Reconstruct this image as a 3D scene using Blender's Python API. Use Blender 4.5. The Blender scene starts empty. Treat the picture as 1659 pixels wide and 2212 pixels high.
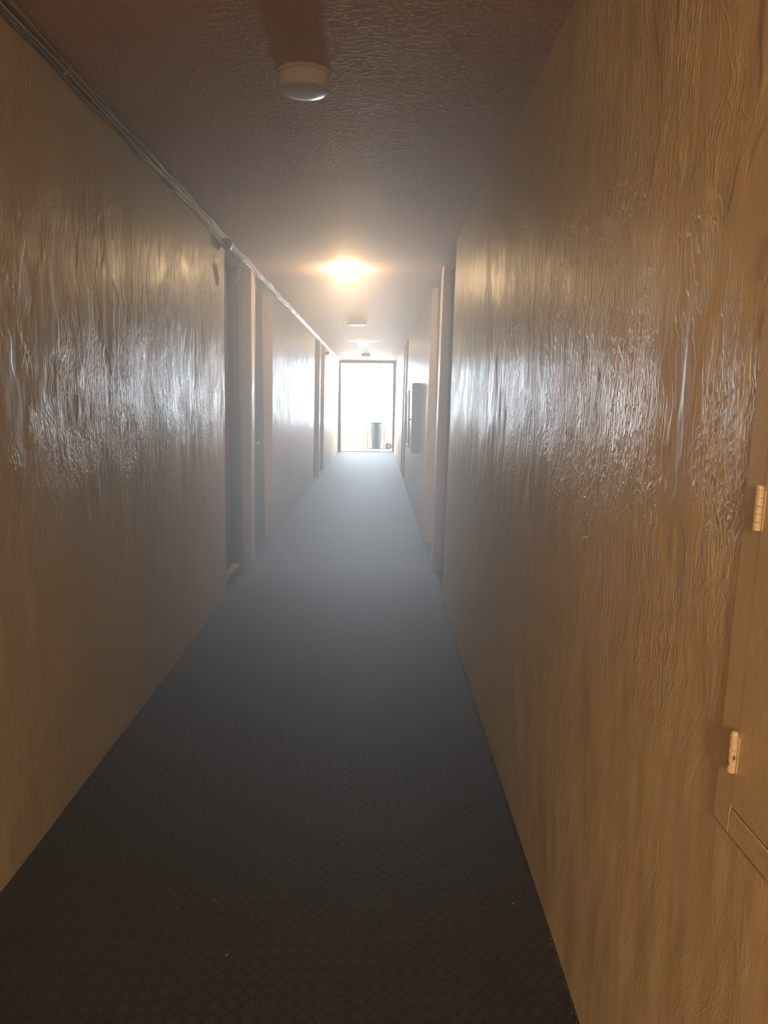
import bpy, bmesh, math, random
from mathutils import Vector, Matrix, noise
random.seed(7)
S = bpy.context.scene
COL = S.collection

# ------------------------------------------------------------------ camera
F_PX, W_PX, H_PX = 1598.93, 1659, 2212
EYE = 1.42
PITCH, YAW, ROLL = 0.15001, -0.01105, 0.01064
cam_d = bpy.data.cameras.new('camera')
cam_d.sensor_fit = 'VERTICAL'
cam_d.sensor_height = 24.0
cam_d.lens = 24.0 * F_PX / H_PX
cam_d.clip_start = 0.02
cam_d.clip_end = 300
cam = bpy.data.objects.new('camera', cam_d)
COL.objects.link(cam)
cy, sy, cp, sp = math.cos(YAW), math.sin(YAW), math.cos(PITCH), math.sin(PITCH)
fwd = Vector((-sy*cp, cy*cp, -sp))
rgt = Vector((cy, sy, 0))
upv = rgt.cross(fwd)
r2 = math.cos(ROLL)*rgt + math.sin(ROLL)*upv
u2 = -math.sin(ROLL)*rgt + math.cos(ROLL)*upv
M = Matrix((r2, u2, -fwd)).transposed().to_4x4()
M.translation = Vector((0, 0, EYE))
cam.matrix_world = M
S.camera = cam

# ------------------------------------------------------------------ world and exposure
SKY = 43.0
LAMP = 142.0
LAMP_FAR = 50.0
FILL_REAR = 590.0
FILL_OVER = 26.0
LAMP_COL = (1.0, 0.66, 0.34)
FILL_COL = (1.0, 0.74, 0.41)
HAZE = 0.225
GLARE_G = 0.70
EXPOSURE = 0.68
w = bpy.data.worlds.new('sky')
S.world = w
w.use_nodes = True
wn, wl = w.node_tree.nodes, w.node_tree.links
bg = wn['Background']
tc = wn.new('ShaderNodeTexCoord')
sep = wn.new('ShaderNodeSeparateXYZ')
wl.new(tc.outputs['Generated'], sep.inputs[0])
cr = wn.new('ShaderNodeValToRGB')
cr.color_ramp.elements[0].position = 0.0
cr.color_ramp.elements[0].color = (0.13, 0.13, 0.12, 1)
cr.color_ramp.elements[1].position = 0.6
cr.color_ramp.elements[1].color = (0.72, 0.85, 0.98, 1)
mr = wn.new('ShaderNodeMapRange')
for i_, v_ in enumerate((-0.30, 0.60)): mr.inputs[i_+1].default_value = v_
wl.new(sep.outputs['Z'], mr.inputs[0])
wl.new(mr.outputs[0], cr.inputs[0])
ce = cr.color_ramp.elements.new(0.22)
ce.color = (0.83, 0.90, 0.98, 1)
wl.new(cr.outputs[0], bg.inputs[0])
bg.inputs[1].default_value = SKY
S.view_settings.view_transform = 'Standard'
S.view_settings.look = 'None'
S.view_settings.gamma = 1.0
S.view_settings.use_curve_mapping = False
S.view_settings.exposure = EXPOSURE
S.cycles.diffuse_bounces = 4
S.cycles.glossy_bounces = 2
S.cycles.max_bounces = 6

# hallway dimensions (metres)
XL, LEAN_L = -1.075, 0.0168
XR, LEAN_R = 0.482, 0.0180
HC = 2.488
YB, YE = -6.6, 20.49
RET = 0.075      # plaster return before a door frame starts
FRM = 0.165      # door leaf plane behind the wall face
L_REC = [(5.215, 6.265), (6.465, 7.51), (12.62, 13.64), (13.95, 14.92)]
R_REC = [(5.185, 6.12), (6.35, 7.355), (12.70, 13.56), (13.85, 14.70)]

# doorway light: lets the renderer aim its sky samples through the open end of the hallway
pd = bpy.data.lights.new('doorway_portal', 'AREA')
pd.shape = 'RECTANGLE'
pd.size, pd.size_y = 1.6, 2.6
pd.cycles.is_portal = True
po = bpy.data.objects.new('doorway_portal', pd)
COL.objects.link(po)
po.location = ((XL+XR)/2, YE+0.14, 1.25)
po.rotation_euler = (math.radians(-90), 0, 0)

# ------------------------------------------------------------------ helpers
def mesh_obj(name, bm, mats, parent=None, smooth=False):
    me = bpy.data.meshes.new(name)
    bmesh.ops.recalc_face_normals(bm, faces=bm.faces)
    bm.to_mesh(me)
    bm.free()
    if not isinstance(mats, (list, tuple)):
        mats = [mats]
    for m in mats:
        me.materials.append(m)
    if smooth:
        for p in me.polygons:
            p.use_smooth = True
    o = bpy.data.objects.new(name, me)
    COL.objects.link(o)
    if parent:
        o.parent = parent
    return o

def tag(o, label=None, cat=None, group=None, kind=None):
    if label: o['label'] = label
    if cat: o['category'] = cat
    if group: o['group'] = group
    if kind: o['kind'] = kind
    return o

def empty(name, loc, rot=(0, 0, 0)):
    o = bpy.data.objects.new(name, None)
    o.empty_display_size = 0.05
    o.location = loc
    o.rotation_euler = rot
    COL.objects.link(o)
    return o

def box(bm, c, s, rot=None, bevel=0.0, seg=2):
    r = bmesh.ops.create_cube(bm, size=1.0)
    vs = r['verts']
    for v in vs:
        v.co = Vector((v.co.x*s[0], v.co.y*s[1], v.co.z*s[2]))
    if bevel > 0:
        es = list({e for v in vs for e in v.link_edges})
        rr = bmesh.ops.bevel(bm, geom=es, offset=bevel, segments=seg, affect='EDGES', profile=0.5)
        vs = list({v for f in rr['faces'] for v in f.verts} | {v for v in vs if v.is_valid})
    for v in vs:
        if rot: v.co = rot @ v.co
        v.co += Vector(c)
    return vs

def bxx(bm, x0, x1, y0, y1, z0, z1, bevel=0.0):
    return box(bm, ((x0+x1)/2, (y0+y1)/2, (z0+z1)/2), (abs(x1-x0), abs(y1-y0), abs(z1-z0)), bevel=bevel)

def lathe(bm, prof, n=32, axis='Z', at=(0, 0, 0)):
    rings = []
    for r, h in prof:
        ring = []
        if r < 1e-6:
            ring = [bm.verts.new((0, 0, h))]
        else:
            for i in range(n):
                a = 2*math.pi*i/n
                ring.append(bm.verts.new((r*math.cos(a), r*math.sin(a), h)))
        rings.append(ring)
    for a, b in zip(rings[:-1], rings[1:]):
        if len(a) == 1 and len(b) == 1: continue
        for i in range(n):
            j = (i+1) % n
            if len(a) == 1: bm.faces.new((a[0], b[i], b[j]))
            elif len(b) == 1: bm.faces.new((a[i], a[j], b[0]))
            else: bm.faces.new((a[i], a[j], b[j], b[i]))
    for ring in rings:
        for v in ring:
            x, y, z = v.co
            if axis == 'X': v.co = Vector((z, x, y))
            elif axis == 'Y': v.co = Vector((x, z, y))
            v.co += Vector(at)

def tube(bm, pts, r, n=8, caps=True):
    pts = [Vector(p) for p in pts]
    rings = []
    prev = None
    for i, p in enumerate(pts):
        t = (pts[min(i+1, len(pts)-1)] - pts[max(i-1, 0)]).normalized()
        if prev is None:
            a = Vector((0, 0, 1)) if abs(t.z) < 0.9 else Vector((1, 0, 0))
            nn = t.cross(a).normalized()
        else:
            nn = (prev - t*prev.dot(t)).normalized()
        prev = nn
        b = t.cross(nn)
        rr = r(i/(len(pts)-1)) if callable(r) else r
        rings.append([bm.verts.new(p + rr*(math.cos(2*math.pi*k/n)*nn + math.sin(2*math.pi*k/n)*b)) for k in range(n)])
    for a, b in zip(rings[:-1], rings[1:]):
        for k in range(n):
            bm.faces.new((a[k], a[(k+1) % n], b[(k+1) % n], b[k]))
    if caps:
        bm.faces.new(rings[0][::-1])
        bm.faces.new(rings[-1])

def spline(ctrl, seg=8):
    P = [Vector(c) for c in ctrl]
    P = [P[0]*2-P[1]] + P + [P[-1]*2-P[-2]]
    out = []
    for i in range(1, len(P)-2):
        for k in range(seg):
            t = k/seg
            a, b, c, d = P[i-1], P[i], P[i+1], P[i+2]
            out.append(0.5*((2*b) + (c-a)*t + (2*a-5*b+4*c-d)*t*t + (3*b-a-3*c+d)*t**3))
    out.append(P[-2])
    return out

# ------------------------------------------------------------------ materials
class NT:
    def __init__(s, name):
        s.m = bpy.data.materials.new(name)
        s.m.use_nodes = True
        s.n, s.l = s.m.node_tree.nodes, s.m.node_tree.links
        s.b = s.n['Principled BSDF']
    def new(s, t, **kw):
        n = s.n.new(t)
        for k, v in kw.items(): setattr(n, k, v)
        return n
    def link(s, a, b): s.l.new(a, b)
    def put(s, sock, v):
        if hasattr(v, 'links') or isinstance(v, bpy.types.NodeSocket): s.l.new(v, sock)
        else: sock.default_value = v
    def math(s, op, a, b=0.0, c=None, clamp=False):
        n = s.new('ShaderNodeMath', operation=op)
        n.use_clamp = clamp
        s.put(n.inputs[0], a)
        s.put(n.inputs[1], b)
        if c is not None: s.put(n.inputs[2], c)
        return n.outputs[0]
    def maprange(s, v, a, b, c=0.0, d=1.0, smooth=True):
        n = s.new('ShaderNodeMapRange')
        n.interpolation_type = 'SMOOTHSTEP' if smooth else 'LINEAR'
        s.put(n.inputs[0], v)
        for i, x in enumerate((a, b, c, d)): n.inputs[i+1].default_value = x
        return n.outputs[0]
    def noise(s, vec, scale, detail=3, rough=0.5, dist=0.0):
        n = s.new('ShaderNodeTexNoise')
        s.link(vec, n.inputs['Vector'])
        n.inputs['Scale'].default_value = scale
        n.inputs['Detail'].default_value = detail
        n.inputs['Roughness'].default_value = rough
        n.inputs['Distortion'].default_value = dist
        return n.outputs['Fac']
    def mapping(s, vec, scale=(1, 1, 1), rot=(0, 0, 0), loc=(0, 0, 0)):
        n = s.new('ShaderNodeMapping')
        s.link(vec, n.inputs[0])
        n.inputs['Location'].default_value = loc
        n.inputs['Rotation'].default_value = rot
        n.inputs['Scale'].default_value = scale
        return n.outputs[0]
    def obj(s): return s.new('ShaderNodeTexCoord').outputs['Object']
    def warp(s, vec, scale, amt, detail=2):
        n = s.new('ShaderNodeTexNoise')
        s.link(vec, n.inputs['Vector'])
        n.inputs['Scale'].default_value = scale
        n.inputs['Detail'].default_value = detail
        a = s.new('ShaderNodeVectorMath', operation='SUBTRACT')
        s.link(n.outputs['Color'], a.inputs[0]); a.inputs[1].default_value = (.5, .5, .5)
        b = s.new('ShaderNodeVectorMath', operation='SCALE')
        s.link(a.outputs[0], b.inputs[0]); b.inputs['Scale'].default_value = amt
        c = s.new('ShaderNodeVectorMath', operation='ADD')
        s.link(vec, c.inputs[0]); s.link(b.outputs[0], c.inputs[1])
        return c.outputs[0]
    def bump(s, h, dist, strength=1.0, normal=None):
        n = s.new('ShaderNodeBump')
        n.inputs['Strength'].default_value = strength
        n.inputs['Distance'].default_value = dist
        s.link(h, n.inputs['Height'])
        if normal is not None: s.link(normal, n.inputs['Normal'])
        return n.outputs[0]
    def mix(s, f, a, b):
        n = s.new('ShaderNodeMix', data_type='RGBA')
        s.put(n.inputs[0], f); s.put(n.inputs[6], a); s.put(n.inputs[7], b)
        return n.outputs[2]

def simple(name, col, rough=0.5, metal=0.0, var=0.08, bump=0.0, bscale=80, spec=0.5):
    t = NT(name)
    o = t.obj()
    n = t.noise(o, 9, 4)
    f = t.maprange(n, 0.3, 0.7)
    c1 = tuple(max(0, c*(1-var)) for c in col) + (1,)
    c2 = tuple(min(1, c*(1+var)) for c in col) + (1,)
    t.link(t.mix(f, c1, c2), t.b.inputs['Base Color'])
    t.b.inputs['Roughness'].default_value = rough
    t.b.inputs['Metallic'].default_value = metal
    t.b.inputs['Specular IOR Level'].default_value = spec
    if bump > 0:
        t.link(t.bump(t.noise(o, bscale, 3), bump), t.b.inputs['Normal'])
    return t.m

PAINT = (0.68, 0.565, 0.425)
def plaster():
    t = NT('troweled_plaster')
    o = t.obj()
    w1 = t.warp(o, 2.2, 0.16)
    w2 = t.warp(w1, 14, 0.022)
    def ridges(vec, sc, scale, lo, hi):
        n = t.noise(t.mapping(vec, scale=sc), scale, 2, 0.45)
        a = t.math('ABSOLUTE', t.math('SUBTRACT', n, 0.5))
        return t.maprange(a, lo, hi, 1.0, 0.0)
    r1 = ridges(w2, (1, 1.0, 0.25), 33, 0.0, 0.055)
    r2 = ridges(t.mapping(w2, rot=(0.35, 0, 0), loc=(3, 1, 7)), (1, 1.0, 0.22), 46, 0.0, 0.06)
    r3 = ridges(t.mapping(w2, loc=(9, 4, 2)), (1, 1.0, 0.42), 85, 0.0, 0.09)
    # comb-like trowel arcs, in patches
    wv = t.new('ShaderNodeTexWave', wave_type='RINGS', rings_direction='X')
    t.link(t.warp(t.mapping(o, scale=(1, 1.0, 0.75)), 3.0, 0.5), wv.inputs['Vector'])
    wv.inputs['Scale'].default_value = 16
    wv.inputs['Distortion'].default_value = 3.0
    arcs = t.maprange(wv.outputs['Fac'], 0.45, 1.0)
    pm = t.maprange(t.noise(t.mapping(o, scale=(1, 1.0, 0.6), loc=(2, 0, 0)), 2.6, 3, 0.6), 0.42, 0.60)
    pm2 = t.maprange(t.noise(t.mapping(o, scale=(1, 1.1, 0.5), loc=(6, 3, 1)), 3.4, 2, 0.6), 0.52, 0.66)
    pm3 = t.maprange(t.noise(t.mapping(o, scale=(1, 1.0, 0.7), loc=(1, 8, 4)), 2.9, 2, 0.5), 0.58, 0.66)
    plate = t.maprange(t.noise(t.mapping(w2, scale=(1, 1.0, 0.32), loc=(4, 4, 4)), 9, 2, 0.5), 0.47, 0.53)
    h = t.math('MULTIPLY', r1, t.math('ADD', t.math('MULTIPLY', pm, 0.92), 0.08))
    h = t.math('ADD', h, t.math('MULTIPLY', t.math('MULTIPLY', r2, pm2), 0.8))
    h = t.math('ADD', h, t.math('MULTIPLY', t.math('MULTIPLY', r3, pm), 0.7))
    h = t.math('ADD', h, t.math('MULTIPLY', t.math('MULTIPLY', arcs, pm3), 0.22))
    h = t.math('ADD', h, t.math('MULTIPLY', plate, 0.8))
    h = t.math('ADD', h, t.math('MULTIPLY', t.noise(o, 160, 2), 0.10))
    sz = t.new('ShaderNodeSeparateXYZ'); t.link(w1, sz.inputs[0])
    h = t.math('MULTIPLY', h, t.maprange(sz.outputs[2], 0.75, 1.30, 0.09, 1.0))
    h = t.math('MULTIPLY', h, t.maprange(sz.outputs[2], 1.85, 2.35, 1.0, 0.5))
    nb = t.bump(h, 0.0021)
    nb = t.bump(t.noise(t.mapping(o, scale=(1, 1, 0.5)), 7, 2), 0.010, 1.0, nb)
    t.link(nb, t.b.inputs['Normal'])
    f = t.maprange(t.noise(o, 1.3, 4, 0.6), 0.3, 0.7)
    t.link(t.mix(f, (PAINT[0]*0.95, PAINT[1]*0.94, PAINT[2]*0.92, 1), (PAINT[0]*1.04, PAINT[1]*1.04, PAINT[2]*1.05, 1)), t.b.inputs['Base Color'])
    rr = t.maprange(t.noise(o, 5, 3), 0.3, 0.7, 0.35, 0.43)
    t.link(rr, t.b.inputs['Roughness'])
    t.b.inputs['Specular IOR Level'].default_value = 0.33
    return t.m

def ceiling_paint():
    t = NT('orange_peel_ceiling')
    o = t.obj()
    n1 = t.noise(t.warp(t.mapping(o, scale=(0.8, 1.0, 1)), 20, 0.02), 58, 3, 0.55)
    h = t.maprange(n1, 0.46, 0.66)
    n2 = t.noise(t.mapping(o, loc=(3, 2, 1)), 140, 2)
    h = t.math('ADD', h, t.math('MULTIPLY', n2, 0.35))
    nb = t.bump(h, 0.0017)
    nb = t.bump(t.noise(o, 3, 2), 0.006, 1.0, nb)
    t.link(nb, t.b.inputs['Normal'])
    t.b.inputs['Base Color'].default_value = (0.70, 0.48, 0.37, 1)
    t.b.inputs['Roughness'].default_value = 0.60
    t.b.inputs['Specular IOR Level'].default_value = 0.22
    return t.m

def carpet():
    t = NT('basketweave_carpet')
    o = t.obj()
    v = t.mapping(t.warp(o, 30, 0.006), rot=(0, 0, math.radians(43)), scale=(1/0.030,)*3, loc=(0, 0, 0.5))
    s = t.new('ShaderNodeSeparateXYZ'); t.link(v, s.inputs[0])
    u, q = s.outputs[0], s.outputs[1]
    ch = t.new('ShaderNodeTexChecker'); t.link(v, ch.inputs['Vector']); ch.inputs['Scale'].default_value = 1.0
    chk = ch.outputs['Fac']
    def rib(c): return t.math('ABSOLUTE', t.math('SINE', t.math('MULTIPLY', c, math.pi*4)))
    ru, rv = rib(u), rib(q)
    rsel = t.math('ADD', t.math('MULTIPLY', ru, chk), t.math('MULTIPLY', rv, t.math('SUBTRACT', 1.0, chk)))
    def pill(c): return t.math('ABSOLUTE', t.math('SINE', t.math('MULTIPLY', c, math.pi)))
    pu, pv = t.math('POWER', pill(u), 0.45), t.math('POWER', pill(q), 0.45)
    cell = t.math('MULTIPLY', pu, pv)
    h = t.math('ADD', t.math('MULTIPLY', rsel, 0.7), t.math('MULTIPLY', cell, 1.1))
    fz = t.noise(o, 320, 3, 0.7)
    h = t.math('ADD', h, t.math('MULTIPLY', fz, 1.8))
    t.link(t.bump(h, 0.0042), t.b.inputs['Normal'])
    c = t.mix(t.maprange(t.noise(o, 260, 3, 0.7), 0.35, 0.65), (0.016, 0.012, 0.006, 1), (0.072, 0.052, 0.028, 1))
    c = t.mix(t.math('MULTIPLY', chk, 0.35), c, (0.014, 0.010, 0.006, 1))
    c = t.mix(t.maprange(cell, 0.25, 0.6, 0.6, 0.0), c, (0.004, 0.003, 0.002, 1))  # weave gaps: backing colour plus the shade of the holes, painted in
    c = t.mix(t.maprange(t.noise(o, 2.0, 3), 0.35, 0.7), c, t.mix(0.25, c, (0.05, 0.038, 0.028, 1)))
    t.link(c, t.b.inputs['Base Color'])
    t.b.inputs['Roughness'].default_value = 0.60
    t.b.inputs['Specular IOR Level'].default_value = 0.35
    t.b.inputs['Sheen Weight'].default_value = 0.05
    t.b.inputs['Sheen Roughness'].default_value = 0.35
    t.b.inputs['Sheen Tint'].default_value = (0.9, 0.95, 1.0, 1)
    return t.m

M_WALL, M_CEIL, M_CARPET = plaster(), ceiling_paint(), carpet()
M_SMOOTH = simple('smooth_beige_paint', (0.66, 0.55, 0.415), 0.38, var=0.04, bump=0.0012, bscale=60)
M_FRAME = simple('dark_slate_frame_paint', (0.060, 0.062, 0.075), 0.4, var=0.1, bump=0.0004)
M_LEAF = simple('dull_plum_door_paint', (0.115, 0.075, 0.075), 0.45, var=0.1, bump=0.0004)
M_LEAF2 = simple('slate_door_paint', (0.065, 0.068, 0.085), 0.45, var=0.1, bump=0.0004)
M_SILL = simple('worn_wood_threshold', (0.42, 0.31, 0.21), 0.5, var=0.15, bump=0.001)
M_CHROME = simple('brushed_chrome', (0.75, 0.75, 0.74), 0.2, 1.0, 0.03)
M_CABLE = simple('painted_cable', (0.55, 0.46, 0.38), 0.28, var=0.15)
M_CABLE_W = simple('white_cable', (0.78, 0.75, 0.70), 0.25, var=0.06)
M_CABLE_G = simple('grey_cable', (0.34, 0.33, 0.30), 0.3, var=0.1)
M_BLACK = simple('black_plastic', (0.018, 0.020, 0.018), 0.35, var=0.1)
M_LENS = simple('camera_lens_glass', (0.03, 0.03, 0.035), 0.08, var=0.0)
M_WHITEPL = simple('white_plastic', (0.72, 0.72, 0.70), 0.3, var=0.04)
M_GREYPL = simple('grey_plastic', (0.30, 0.27, 0.26), 0.4, var=0.06)
M_OPAL = simple('opal_shade_unlit', (0.80, 0.76, 0.73), 0.22, var=0.02)
M_BOX = simple('grey_metal_cabinet', (0.12, 0.125, 0.14), 0.4, var=0.06, bump=0.0004)
M_BIN = simple('grey_blue_bin_plastic', (0.020, 0.026, 0.034), 0.5, var=0.08)
M_STEEL = simple('dark_steel', (0.05, 0.05, 0.055), 0.5, 0.3, 0.08)
M_TYRE = simple('black_rubber', (0.03, 0.03, 0.035), 0.7, var=0.1)
M_STUCCO = simple('tan_stucco', (0.80, 0.50, 0.26), 0.9, var=0.06, bump=0.003, bscale=60)
M_CONC = simple('pale_concrete', (0.55, 0.53, 0.52), 0.8, var=0.08, bump=0.001)
M_LINT = simple('white_lint', (0.8, 0.78, 0.74), 0.8, var=0.05)
def rusty():
    t = NT('painted_hinge_with_rust')
    o = t.obj()
    f = t.maprange(t.noise(o, 75, 3, 0.6), 0.60, 0.68)
    t.link(t.mix(f, (0.60, 0.50, 0.38, 1), (0.12, 0.03, 0.012, 1)), t.b.inputs['Base Color'])
    t.b.inputs['Roughness'].default_value = 0.4
    t.link(t.bump(t.noise(o, 300, 2), 0.0006), t.b.inputs['Normal'])
    return t.m
M_HINGE = rusty()
def glow(power=LAMP, col=LAMP_COL):
    t = NT('lit_opal_shade')
    t.b.inputs['Base Color'].default_value = (0.9, 0.85, 0.75, 1)
    t.b.inputs['Emission Color'].default_value = col + (1,)
    t.b.inputs['Emission Strength'].default_value = power
    return t.m
M_GLOW, M_GLOW_FAR, M_FILL_REAR, M_FILL_OVER = glow(), glow(LAMP_FAR), glow(FILL_REAR, FILL_COL), glow(FILL_OVER, FILL_COL)

# ------------------------------------------------------------------ structure
def wx_l(z): return XL + LEAN_L*z
def wx_r(z): return XR + LEAN_R*z

def grid_face(bm, y0, y1, wx, sgn, mi, step=0.05):
    ny = max(1, round((y1-y0)/step)); nz = 50
    g = []
    for i in range(ny+1):
        row = []
        for k in range(nz+1):
            z = -0.01 + (HC+0.03)*k/nz
            y = y0 + (y1-y0)*i/ny
            n1 = noise.noise(Vector((sgn*5.0, y*1.3, z*1.3)))*0.0035 + noise.noise(Vector((sgn*9.0, y*5, z*5)))*0.0013
            dy = 0.0
            if i in (0, ny): dy = noise.noise(Vector((y0*3+sgn, z*6, i)))*0.004
            row.append(bm.verts.new((wx(z) + n1, y+dy, z)))
        g.append(row)
    for i in range(ny):
        for k in range(nz):
            f = bm.faces.new((g[i][k], g[i+1][k], g[i+1][k+1], g[i][k+1]))
            f.material_index = mi; f.smooth = True
    return g

def side_wall(name, recs, wx, sgn):
    """sgn = -1 for the left wall, +1 for the right: outward direction along x"""
    bm = bmesh.new()
    edges = [YB] + [v for r in recs for v in r] + [YE]
    for a, b in zip(edges[0::2], edges[1::2]):
        g = grid_face(bm, a, b, wx, sgn, 0)
        for side in (g[0], g[-1]):
            back = [bm.verts.new((v.co.x + sgn*RET, v.co.y, v.co.z)) for v in side]
            back2 = [bm.verts.new((v.co.x + sgn*(RET+0.2), v.co.y, v.co.z)) for v in side]
            for k in range(len(side)-1):
                f = bm.faces.new((side[k], side[k+1], back[k+1], back[k])); f.material_index = 1
                f = bm.faces.new((back[k], back[k+1], back2[k+1], back2[k])); f.material_index = 1
    # closed back behind the recesses
    xb = wx(0) + sgn*0.32
    vs = [bm.verts.new(p) for p in ((xb, YB, -0.01), (xb, YE, -0.01), (xb, YE, HC+0.02), (xb, YB, HC+0.02))]
    f = bm.faces.new(vs); f.material_index = 1
    me = bpy.data.meshes.new(name)
    bm.to_mesh(me); bm.free()
    me.materials.append(M_WALL); me.materials.append(M_SMOOTH)
    o = bpy.data.objects.new(name, me); COL.objects.link(o)
    return tag(o, kind='structure')
side_wall('wall_left', L_REC, wx_l, -1)
side_wall('wall_right', R_REC, wx_r, 1)

bm = bmesh.new(); bxx(bm, XL-0.4, XR+0.4, YB-0.15, YB, -0.05, HC+0.05)
tag(mesh_obj('wall_back', bm, M_SMOOTH), kind='structure')
bm = bmesh.new()
bxx(bm, XL-0.4, XR+0.4, YB-0.15, YE+0.06, HC, HC+0.14)
tag(mesh_obj('ceiling', bm, M_CEIL), kind='structure')
bm = bmesh.new()
bxx(bm, XL-0.4, XR+0.4, YB-0.15, YE, -0.12, 0.0)
floor = tag(mesh_obj('floor', bm, M_CARPET), kind='structure')
# frayed carpet edge along both walls
bm = bmesh.new()
for wxf, s, recs in ((wx_l, 1, L_REC), (wx_r, -1, R_REC)):
    for i in range(1500):
        y = 1.0 + 7.5*(i/1500)**1.2 + random.uniform(-.005, .005)
        if any(a-0.01 < y < b+0.01 for a, b in recs): continue
        x = wxf(0) + s*random.uniform(0.001, 0.006)
        L = random.choice([0.003, 0.004, 0.006, 0.006, 0.010])
        d = Vector((s*random.uniform(0, 1.0), random.uniform(-1, 1), random.uniform(0.1, 0.9))).normalized()*L
        p = Vector((x, y, -0.001))
        tube(bm, [p, p+d*0.6+Vector((0, 0, .001)), p+d], 0.0007, 3)
fr = mesh_obj('carpet_fray', bm, simple('carpet_fibre', (0.17, 0.15, 0.125), 0.8, var=0.3), floor)
tag(fr, kind='stuff')

# end wall with the open doorway: jambs and header
bm = bmesh.new()
JX0, JX1, JZ = -0.985, 0.432, 2.405
t_ = 0.12
bxx(bm, XL-0.4, JX0-0.045, YE, YE+t_, -0.12, HC+0.14)
bxx(bm, JX1+0.045, XR+0.4, YE, YE+t_, -0.12, HC+0.14)
bxx(bm, JX0-0.045, JX1+0.045, YE, YE+t_, JZ+0.045, HC+0.14)
tag(mesh_obj('wall_end', bm, M_SMOOTH), kind='structure')
d5 = tag(empty('door_9', (0, YE, 0)), kind='structure')
bm = bmesh.new()
for a, b in ((JX0-0.06, JX0), (JX1, JX1+0.06)):
    bxx(bm, a, b, -0.02, t_+0.01, 0, JZ+0.0, bevel=0.003)
bxx(bm, JX0-0.06, JX1+0.06, -0.02, t_+0.01, JZ, JZ+0.06, bevel=0.003)
mesh_obj('door_frame', bm, M_FRAME, d5)
bm = bmesh.new(); bxx(bm, JX0-0.05, JX1+0.05, -0.03, t_+0.03, 0, 0.018, bevel=0.004)
mesh_obj('threshold', bm, M_STEEL, d5)
# the leaf stands open, swung outward against the right side
bm = bmesh.new(); bxx(bm, JX1+0.012, JX1+0.052, t_+0.03, t_+0.93, 0.02, JZ-0.01, bevel=0.003)
lf = mesh_obj('door_leaf', bm, M_LEAF2, d5)
bm = bmesh.new()
lathe(bm, [(0, -0.07), (0.02, -0.068), (0.028, -0.05), (0.02, -0.03), (0.01, -0.025), (0.01, 0.0)], 20, 'X', (JX1+0.012, t_+0.86, 0.92))
mesh_obj('knob', bm, M_CHROME, lf, True)

# recessed unit doors
def unit_door(n, rec, wx, sgn, leaf_mat, knob=True, sill=True):
    y0, y1 = rec
    x0 = wx(1.0)
    r = tag(empty('door_%d' % n, (x0, y0, 0)), kind='structure')
    xa, xb = sgn*RET, sgn*(FRM+0.03)     # local x: frame from plaster return back to the leaf
    fw = 0.045
    bm = bmesh.new()
    top = HC-0.02
    ht = 2.43
    for a, b in ((0.0, fw), (y1-y0-fw, y1-y0)):
        bxx(bm, xa+sgn*0.002, xb, a+0.001, b-0.001, 0.0, top, bevel=0.003)
    # door stop strips
    for a, b in ((fw, fw+0.014), (y1-y0-fw-0.014, y1-y0-fw)):
        bxx(bm, xa+sgn*0.035, xa+sgn*0.06, a, b, 0.0, ht, bevel=0.002)
    bxx(bm, xa+sgn*0.002, xb, fw, y1-y0-fw, ht, top, bevel=0.003)
    mesh_obj('door_frame', bm, M_FRAME, r)
    bm = bmesh.new()
    bxx(bm, sgn*FRM, sgn*(FRM+0.04), fw+0.002, y1-y0-fw-0.002, 0.012, ht-0.003, bevel=0.002)
    lf = mesh_obj('door_leaf', bm, leaf_mat, r)
    if knob:
        bm = bmesh.new()
        ky = (fw+0.075) if n == 1 else (y1-y0-fw-0.075)
        lathe(bm, [(0, 0.062), (0.018, 0.060), (0.026, 0.048), (0.024, 0.036), (0.011, 0.030), (0.011, 0.008), (0.031, 0.006), (0.033, 0.0)], 24, 'X', (0, 0, 0))
        for v in bm.verts:
            v.co = Vector((sgn*FRM - sgn*v.co.x, ky+v.co.y, 0.98+v.co.z))
        mesh_obj('knob', bm, M_CHROME, lf, True)
    if sill:
        bm = bmesh.new()
        bxx(bm, sgn*0.105, sgn*(FRM+0.02), fw, y1-y0-fw, 0.0, 0.022, bevel=0.006)
        mesh_obj('threshold', bm, M_SILL, r)
for i, rc in enumerate(L_REC):
    unit_door(i+1, rc, wx_l, -1, M_LEAF if i == 0 else M_LEAF2, sill=(i == 0))
for i, rc in enumerate(R_REC):
    unit_door(i+5, rc, wx_r, 1, M_LEAF2, sill=False)

# ------------------------------------------------------------------ outside landing
bm = bmesh.new(); bxx(bm, -4.5, 4.0, YE+0.001, 22.75, -0.14, -0.02)
tag(mesh_obj('landing_slab', bm, M_CONC), kind='structure')
bm = bmesh.new()
bxx(bm, -4.5, 4.0, 22.38, 22.58, -0.02, 0.60)
bxx(bm, -4.5, 4.0, 22.34, 22.62, 0.60, 0.67, bevel=0.01)
tag(mesh_obj('parapet', bm, M_STUCCO), 'low tan stucco parapet wall outside the open end of the hallway', 'wall')

bm = bmesh.new()  # unseen facade added to block sky light from behind the bin
bxx(bm, -4.5, XL-0.4, YE, YE+0.12, -0.14, 2.95)
bxx(bm, XR+0.4, 4.0, YE, YE+0.12, -0.14, 2.95)
bxx(bm, XL-0.4, XR+0.4, YE, YE+0.12, HC+0.14, 2.95)
tag(mesh_obj('wall_outside_blocker', bm, M_CONC), kind='structure')
bm = bmesh.new(); bxx(bm, -4.5, 4.0, YE, 22.9, 2.95, 3.1)  # unseen roof added to cut the sky light on landing and bin
tag(mesh_obj('landing_roof_blocker', bm, M_CONC), kind='structure')

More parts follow.
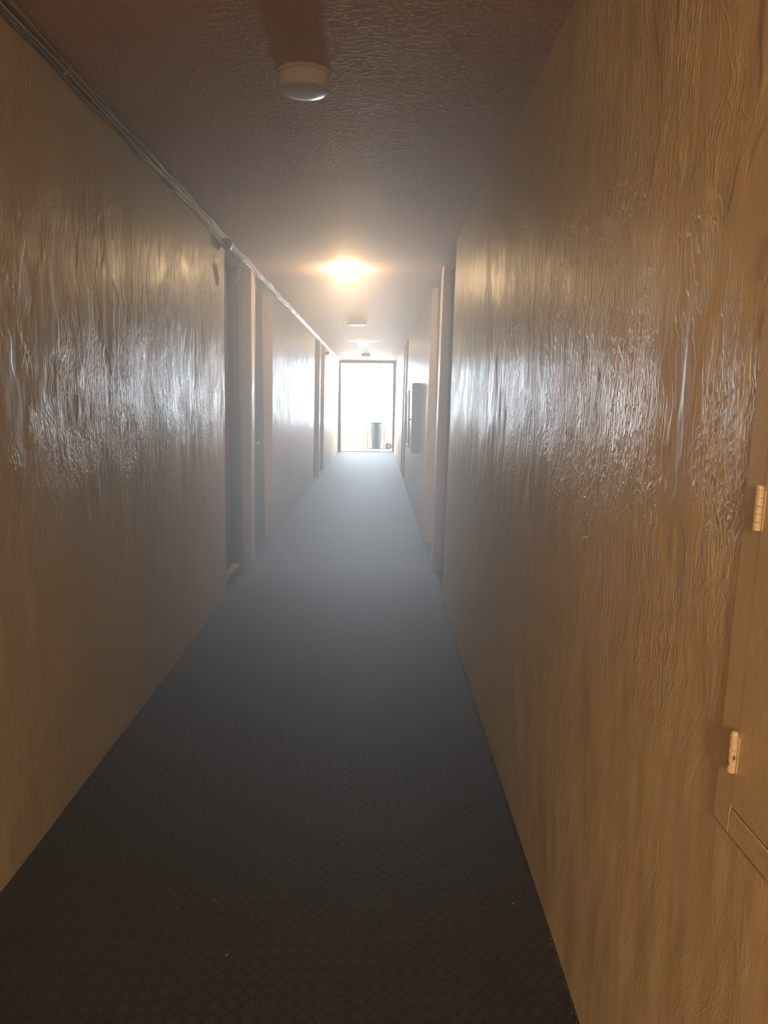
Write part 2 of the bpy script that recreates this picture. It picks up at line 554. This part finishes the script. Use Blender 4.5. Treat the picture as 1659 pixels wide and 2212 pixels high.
# ------------------------------------------------------------------ ceiling lights
def dome_profile(R, h, drum=True):
    return [(R*0.96, 0.0), (R, -0.010), (R, -h*0.55), (R*0.985, -h*0.72), (R*0.93, -h*0.86), (R*0.80, -h*0.95), (R*0.5, -h*0.99), (0, -h)]
def ceiling_light(x, y, R, h, lit, label):
    r = empty('ceiling_light', (x, y, HC))
    tag(r, label, 'ceiling light', 'round ceiling lights along the hallway')
    bm = bmesh.new()
    lathe(bm, [(0, 0.001), (R*1.03, 0.001), (R*1.03, -0.008), (R*0.9, -0.012), (0, -0.012)], 48)
    mesh_obj('base_plate', bm, M_WHITEPL if not lit else M_WHITEPL, r)
    bm = bmesh.new()
    pr = [(a, b-0.010) for a, b in dome_profile(R, h)]
    lathe(bm, pr, 48)
    mesh_obj('shade', bm, (M_FILL_REAR if y < -2 else M_FILL_OVER if y < 0 else M_GLOW_FAR if y > 10 else M_GLOW) if lit else M_OPAL, r, True)
    return r
ceiling_light(-0.266, -4.50, 0.160, 0.120, True, 'unseen warm fill light added on the ceiling near the back wall')  # unseen lamp added as fill for the nearest walls
ceiling_light(-0.266, -0.84, 0.098, 0.075, True, 'unseen warm fill light added on the ceiling just behind the viewer')  # second added fill, out of view, brightens the walls beside the viewer
ceiling_light(-0.252, 2.65, 0.088, 0.050, False, 'unlit white ceiling light nearest the viewer, a plain round drum shade')
ceiling_light(-0.260, 6.37, 0.098, 0.075, True, 'large glowing warm ceiling light, the nearer of the two lit ones')
ceiling_light(-0.278, 10.30, 0.135, 0.060, False, 'unlit wide ceiling light between the two glowing ones')
ceiling_light(-0.267, 14.00, 0.100, 0.085, True, 'small glowing ceiling light farther down the hallway')
ceiling_light(-0.271, 17.75, 0.098, 0.060, False, 'unlit ceiling light nearest the bright open doorway')

# ------------------------------------------------------------------ cables in the left ceiling corner
def cable_path(k, y0=-0.5, y1=20.3, ox=0.0, oz=0.0, amp=0.006):
    pts = []
    n = int((y1-y0)/0.09)
    for i in range(n+1):
        y = y0 + (y1-y0)*i/n
        a = noise.noise(Vector((k*7.1, y*2.1, 0)))*amp*1.6 + noise.noise(Vector((k*3.3, y*6, 4)))*amp*0.5
        b = noise.noise(Vector((k*5.7, y*1.9, 9)))*amp*1.8 + noise.noise(Vector((k*2.9, y*7, 14)))*amp*0.5
        # the bundle pinches together at each staple
        s = 0.65 + 0.35*abs(math.sin(y*math.pi/0.62))
        x = wx_l(HC) + 0.006 + max(0.0, (ox + a)*s)
        z = HC - 0.007 - max(0.0, (oz + b)*s)
        pts.append((x, y, z))
    return pts
G = 'bundled cables along the left ceiling corner'
lab = 'thin painted cable running in the bundle along the left ceiling corner'
offs = [(0.000, 0.006), (0.005, 0.018), (0.001, 0.032), (0.014, 0.008), (0.016, 0.024), (0.028, 0.004), (0.032, 0.016)]
for k, (ox, oz) in enumerate(offs):
    bm = bmesh.new()
    tube(bm, cable_path(k+1, ox=ox, oz=oz), 0.0030 if k % 3 else 0.0036, 7)
    tag(mesh_obj('cable', bm, (M_CABLE, M_CABLE_W, M_CABLE)[k % 3], None, True), lab, 'cable', G)
bm = bmesh.new()
tube(bm, cable_path(12, ox=0.010, oz=0.036, amp=0.009), 0.0033, 7)
tag(mesh_obj('cable', bm, M_CABLE_G, None, True), 'darker grey cable along the outer underside of the ceiling corner bundle', 'cable')
# sagging and stray cables near the security camera
def X(z): return wx_l(z)
bm = bmesh.new()
tube(bm, spline([(X(2.45)+.014, 3.30, 2.462), (X(2.43)+.008, 3.50, 2.437), (X(2.42)+.006, 3.72, 2.424), (X(2.42)+.008, 3.80, 2.418), (X(2.43)+.018, 3.87, 2.432), (X(2.44)+.026, 4.02, 2.450)]), 0.0024, 6)
tag(mesh_obj('loose_cable', bm, M_CABLE_W, None, True), 'thin pale cable sagging in a short kinked loop below the left corner bundle', 'cable')
bm = bmesh.new()
tube(bm, spline([(X(2.44)+.020, 3.88, 2.452), (X(2.42)+.010, 4.12, 2.420), (X(2.41)+.008, 4.35, 2.405), (X(2.42)+.010, 4.55, 2.412), (X(2.44)+.022, 4.75, 2.444)]), 0.0022, 6)
tag(mesh_obj('loose_cable', bm, M_CABLE, None, True), 'beige cable drooping from the bundle just before the security camera', 'cable')
bm = bmesh.new()
tube(bm, spline([(X(2.44)+.018, 4.35, 2.452), (X(2.43)+.020, 4.60, 2.432), (X(2.41)+.030, 4.85, 2.414), (X(2.40)+.046, 5.00, 2.404)]), 0.0026, 6)
tag(mesh_obj('loose_cable', bm, M_CABLE, None, True), 'cable leaving the ceiling bundle and entering the back of the security camera', 'cable')
bm = bmesh.new()
tube(bm, spline([(X(2.46)+.020, 3.72, 2.463), (X(2.46)+.045, 3.75, 2.466), (X(2.46)+.066, 3.72, 2.472), (X(2.46)+.082, 3.68, 2.478)]), 0.0016, 6)
tag(mesh_obj('cable_end', bm, M_CABLE_W, None, True), 'short cut cable end curling onto the ceiling, the nearer of two', 'cable')
bm = bmesh.new()
tube(bm, spline([(X(2.46)+.020, 4.60, 2.462), (X(2.46)+.045, 4.68, 2.472), (X(2.46)+.080, 4.70, 2.477), (X(2.46)+.125, 4.69, 2.478)]), 0.0015, 6)
tag(mesh_obj('cable_end', bm, M_CABLE_W, None, True), 'short cut cable end pointing across the ceiling just before the security camera', 'cable')
# staples
st = None
for k in range(18):
    y = 0.6 + k*1.0
    bm = bmesh.new()
    z, x = HC, wx_l(HC)
    tube(bm, [(x+0.001, y, z-0.034), (x+0.014, y, z-0.030), (x+0.026, y, z-0.020), (x+0.034, y, z-0.002)], 0.0016, 5)
    tag(mesh_obj('cable_staple', bm, M_CABLE_W, None, True), 'small staple strap pinning the cable bundle to the left ceiling corner', 'staple', 'cable staples')

# ------------------------------------------------------------------ security cameras
def security_camera(x, y, z, R, L, label, yaw=0.0, wall_dx=0.10):
    r = empty('security_camera', (x, y, z), (0, 0, yaw))
    tag(r, label, 'camera')
    bm = bmesh.new()
    lathe(bm, [(0, L), (R*0.8, L), (R*0.95, L-0.006), (R, L-0.02), (R, 0.008), (R*0.96, 0.0), (R*0.80, 0.0), (R*0.76, 0.006), (0, 0.006)], 36, 'Y')
    mesh_obj('body', bm, M_BLACK, r, True)
    bm = bmesh.new()
    lathe(bm, [(R*0.70, 0.006), (R*0.60, 0.003), (R*0.52, 0.003), (R*0.50, 0.0055)], 32, 'Y')
    mesh_obj('infrared_ring', bm, M_GREYPL, r, True)
    bm = bmesh.new()
    lathe(bm, [(R*0.40, 0.006), (R*0.36, 0.002), (R*0.2, 0.0), (0, -0.001)], 28, 'Y')
    mesh_obj('lens', bm, M_LENS, r, True)
    bm = bmesh.new()
    lathe(bm, [(0, -wall_dx), (R*0.92, -wall_dx), (R*0.92, -wall_dx+0.010), (R*0.5, -wall_dx+0.018), (R*0.36, -wall_dx+0.022), (R*0.36, -R*0.7)], 28, 'X', (0, L*0.45, -0.006))
    mesh_obj('mount', bm, M_BLACK, r, True)
    return r
sc = security_camera(-0.973, 4.96, 2.405, 0.034, 0.10, 'black round security camera on the left wall before the first doorway', 0.10, 0.062)
security_camera(-0.985, 14.95, 2.33, 0.032, 0.10, 'small dark security camera far down the left wall near the last doorway', 0.0, 0.050)
# wire loops and connector pod hanging under the camera
bm = bmesh.new()
cx0, cz0 = -0.965, 2.385
tube(bm, spline([(cx0, 5.05, cz0), (cx0+.004, 5.08, cz0-.04), (cx0-.010, 5.10, cz0-.055), (cx0-.022, 5.10, cz0-.040), (cx0-.012, 5.09, cz0-.015), (cx0+.010, 5.09, cz0-.035), (cx0+.028, 5.10, cz0-.075), (cx0+.036, 5.10, cz0-.095)]), 0.0022, 6)
tube(bm, spline([(cx0+.012, 5.05, cz0), (cx0+.020, 5.08, cz0-.045), (cx0+.034, 5.10, cz0-.062), (cx0+.048, 5.10, cz0-.045), (cx0+.052, 5.10, cz0-.060), (cx0+.050, 5.10, cz0-.095)]), 0.0022, 6)
tube(bm, spline([(cx0+.046, 5.10, cz0-.085), (cx0+.070, 5.30, cz0-.075), (-0.985, 5.60, 2.405), (-1.000, 5.80, 2.440), (-1.010, 5.90, 2.470)]), 0.0020, 6)
tag(mesh_obj('camera_wire', bm, M_CABLE, None, True), 'looping thin wires hanging under the near black security camera', 'wire')
r = empty('connector_pod', (-0.925, 5.10, 2.300), (math.radians(4), math.radians(16), math.radians(8)))
tag(r, 'flat oval white connector pod dangling on wires below the near security camera', 'connector')
bm = bmesh.new()
lathe(bm, [(0, -0.009), (0.80, -0.009), (0.96, -0.006), (1.0, 0), (0.96, 0.006), (0.80, 0.009), (0, 0.009)], 40, 'Y')
for v in bm.verts: v.co = Vector((v.co.x*0.026 - 0.012, v.co.y, v.co.z*0.066 - 0.075))
mesh_obj('casing', bm, M_GREYPL, r, True)
bm = bmesh.new()
box(bm, (0.014, -0.003, -0.073), (0.013, 0.022, 0.128), bevel=0.004)
mesh_obj('side_strip', bm, M_WHITEPL, r)
bm = bmesh.new()
tube(bm, spline([(0.004, 0, -0.012), (0.003, 0, 0.004), (0.010, 0, 0.012), (0.016, 0, 0.004), (0.015, 0, -0.012)]), 0.002, 6)
mesh_obj('hanging_loop', bm, M_CABLE_W, r, True)
# short cable drop by the far doorways
bm = bmesh.new()
tube(bm, spline([(-1.000, 13.45, 2.470), (-1.008, 13.62, 2.42), (-1.012, 13.78, 2.36), (-1.028, 13.80, 2.22), (-1.032, 13.80, 1.9), (-1.036, 13.80, 1.2), (-1.046, 13.80, 0.6), (-1.058, 13.80, 0.02)]), 0.004, 6)
tag(mesh_obj('cable_drop', bm, M_CABLE_W, None, True), 'white cable dropping down the narrow post between the far left doorways', 'cable')

# ------------------------------------------------------------------ wall cabinets on the right
def rx(z): return wx_r(z)
r = empty('wall_cabinet', (rx(1.2), 8.66, 0.81))
tag(r, 'tall grey metal wall cabinet with a small knob on the right wall', 'cabinet')
bm = bmesh.new(); bxx(bm, -0.086, 0.03, 0, 0.52, 0, 0.81, bevel=0.004)
mesh_obj('body', bm, M_BOX, r)
bm = bmesh.new(); bxx(bm, -0.098, -0.0865, 0.008, 0.512, 0.008, 0.802, bevel=0.003)
dr = mesh_obj('door', bm, M_BOX, r)
bm = bmesh.new(); lathe(bm, [(0, -0.022), (0.013, -0.020), (0.016, -0.011), (0.007, -0.006), (0.007, 0.0)], 18, 'X', (-0.098, 0.05, 0.39))
mesh_obj('knob', bm, M_STEEL, dr, True)
r = empty('notice_frame', (rx(1.1), 11.05, 0.73))
tag(r, 'slim dark-edged framed panel on the right wall beyond the grey cabinet', 'frame')
bm = bmesh.new()
bxx(bm, -0.040, 0.01, 0, 0.03, 0, 0.84, bevel=0.003)
bxx(bm, -0.040, 0.01, 0.67, 0.70, 0, 0.84, bevel=0.003)
bxx(bm, -0.040, 0.01, 0.03, 0.67, 0, 0.03, bevel=0.003)
bxx(bm, -0.040, 0.01, 0.03, 0.67, 0.81, 0.84, bevel=0.003)
mesh_obj('frame_border', bm, M_BOX, r)
bm = bmesh.new(); bxx(bm, -0.026, 0.008, 0.03, 0.67, 0.03, 0.81)
mesh_obj('panel', bm, M_WHITEPL, r)

# painted access panel at the right edge of the view
ax = rx(1.2)
r = empty('access_panel', (ax, 0.50, 0.83), (0, math.radians(-1.03), 0))
r.rotation_euler = (0, math.atan(LEAN_R), 0)
tag(r, 'beige painted-over hinged access panel set in the right wall nearest the viewer', 'access panel')
P = Matrix.Identity(3)
zl = 0.83
def zz(z): return z - 0.83
off = 0.0
lx0 = rx(0.83) - ax
bm = bmesh.new()
def frame_piece(y0, y1, z0, z1):
    bxx(bm, lx0-0.0045, lx0+0.02, y0-0.5, y1-0.5, zz(z0), zz(z1), bevel=0.002)
frame_piece(0.945, 0.992, 0.83, 1.78)
frame_piece(0.36, 0.405, 0.83, 1.78)
frame_piece(0.405, 0.945, 0.83, 0.868)
frame_piece(0.405, 0.945, 1.742, 1.78)
mesh_obj('frame', bm, M_SMOOTH, r)
bm = bmesh.new(); bxx(bm, lx0-0.0055, lx0+0.015, 0.407-0.5, 0.9425-0.5, zz(0.8705), zz(1.7395), bevel=0.0018)
dr = mesh_obj('door', bm, M_SMOOTH, r)
for z0 in (0.921, 1.257, 1.593):
    bm = bmesh.new()
    for k in range(5):
        lathe(bm, [(0, 0), (0.0048, 0), (0.0054, 0.0010), (0.0054, 0.0098), (0.0048, 0.0106), (0, 0.0106)], 18, 'Z', (lx0-0.0095, 0.9445-0.5, zz(z0)+0.0108*k))
    lathe(bm, [(0, 0.054), (0.0052, 0.054), (0.0044, 0.059), (0, 0.0605)], 18, 'Z', (lx0-0.0095, 0.9445-0.5, zz(z0)))
    bxx(bm, lx0-0.0065, lx0-0.003, 0.9445-0.5-0.008, 0.9445-0.5+0.012, zz(z0)+0.001, zz(z0)+0.053)
    mesh_obj('hinge', bm, M_HINGE, dr, False)

# ------------------------------------------------------------------ bin, cart and broom on the landing
r = empty('trash_bin', (-0.010, 22.02, -0.02))
tag(r, 'tapered grey-blue trash bin standing outside the open doorway', 'bin')
bm = bmesh.new()
lathe(bm, [(0, 0.01), (0.118, 0.01), (0.126, 0.03), (0.156, 0.35), (0.184, 0.70), (0.192, 0.78), (0.184, 0.78), (0.176, 0.70), (0.126, 0.10), (0, 0.09)], 40)
mesh_obj('bucket', bm, M_BIN, r, True)
bm = bmesh.new()
lathe(bm, [(0.190, 0.765), (0.212, 0.765), (0.216, 0.778), (0.212, 0.792), (0.186, 0.792), (0.184, 0.77)], 40)
mesh_obj('rim', bm, M_BIN, r, True)
r = empty('hand_cart', (-0.02, 21.78, -0.02))
tag(r, 'metal frame hand cart around the trash bin outside', 'cart')
bm = bmesh.new()
tube(bm, [(-0.245, 0, 0.03), (-0.245, 0, 0.68)], 0.011, 8)
tube(bm, [(-0.245, 0, 0.675), (-0.180, 0.0, 0.675)], 0.010, 8)
tube(bm, [(0.245, 0, 0.03), (0.245, 0, 0.74)], 0.011, 8)
tube(bm, [(0.160, 0, 0.40), (0.245, 0, 0.40)], 0.009, 8)
tube(bm, [(0.160, 0, 0.14), (0.245, 0, 0.14)], 0.009, 8)
tube(bm, [(-0.250, 0, 0.025), (0.34, 0, 0.025)], 0.012, 8)
tube(bm, [(0.245, 0, 0.32), (0.34, 0.0, 0.13)], 0.010, 8)
tube(bm, [(-0.17, 0, 0.03), (-0.19, 0, 0.60)], 0.008, 8)
mesh_obj('cart_frame', bm, M_STEEL, r, True)
bm = bmesh.new()
lathe(bm, [(0.03, -0.02), (0.08, -0.02), (0.098, -0.012), (0.100, 0.0), (0.098, 0.012), (0.08, 0.02), (0.03, 0.02)], 32, 'Y', (0.372, 0, 0.103))
wh = mesh_obj('wheel', bm, M_TYRE, r, True)
bm = bmesh.new()
lathe(bm, [(0, -0.024), (0.035, -0.022), (0.035, 0.022), (0, 0.024)], 24, 'Y', (0.372, 0, 0.103))
mesh_obj('hub', bm, M_BOX, wh, True)
r = empty('broom', (0.035, 22.06, 0.09))
tag(r, 'broom stick poking up out of the trash bin outside', 'broom')
bm = bmesh.new()
tube(bm, [(0, 0, 0.02), (0.0, 0.0, 0.845)], 0.010, 8)
mesh_obj('handle', bm, M_STEEL, r, True)
bm = bmesh.new(); box(bm, (0, 0, 0.04), (0.10, 0.04, 0.07), bevel=0.006)
mesh_obj('brush_head', bm, M_BIN, r)

# ------------------------------------------------------------------ specks of lint on the carpet
LINT = [(-0.374, 1.72, 0.7), (-0.45, 1.93, 2.0), (0.235, 2.98, 1.2), (0.18, 3.18, 0.2), (0.40, 1.92, 2.7), (-0.10, 2.2, 0.5), (-0.02, 3.9, 1.0), (0.10, 5.2, 0.1)]
for i, (x, y, a) in enumerate(LINT):
    bm = bmesh.new()
    d = Vector((math.cos(a), math.sin(a), 0))*random.uniform(0.002, 0.0035)
    tube(bm, [-d, Vector((0, 0, 0.001))+Vector((d.y, -d.x, 0))*0.3, d], 0.0009, 5)
    o = mesh_obj('lint', bm, M_LINT)
    o.location = (x, y, 0.0012)
    tag(o, 'tiny white fleck of lint lying on the dark carpet', 'lint', 'lint flecks on the carpet')

# ------------------------------------------------------------------ light haze volume standing in for lens bloom
hm = bpy.data.materials.new('glare_volume'); hm.use_nodes = True
hn, hl = hm.node_tree.nodes, hm.node_tree.links
hn.remove(hn['Principled BSDF'])
vs = hn.new('ShaderNodeVolumeScatter')
vs.inputs['Density'].default_value = HAZE
vs.inputs['Color'].default_value = (1.0, 0.98, 0.97, 1)
vs.inputs['Anisotropy'].default_value = GLARE_G
hl.new(vs.outputs[0], hn['Material Output'].inputs['Volume'])
bm = bmesh.new(); bxx(bm, XL+0.046, XR-0.006, 1.5, 6.15, 0.004, HC-0.004)
hz = mesh_obj('glare', bm, hm)
tag(hz, 'pale haze added in the hallway to imitate lens bloom around the doorway', 'glare', kind='stuff')
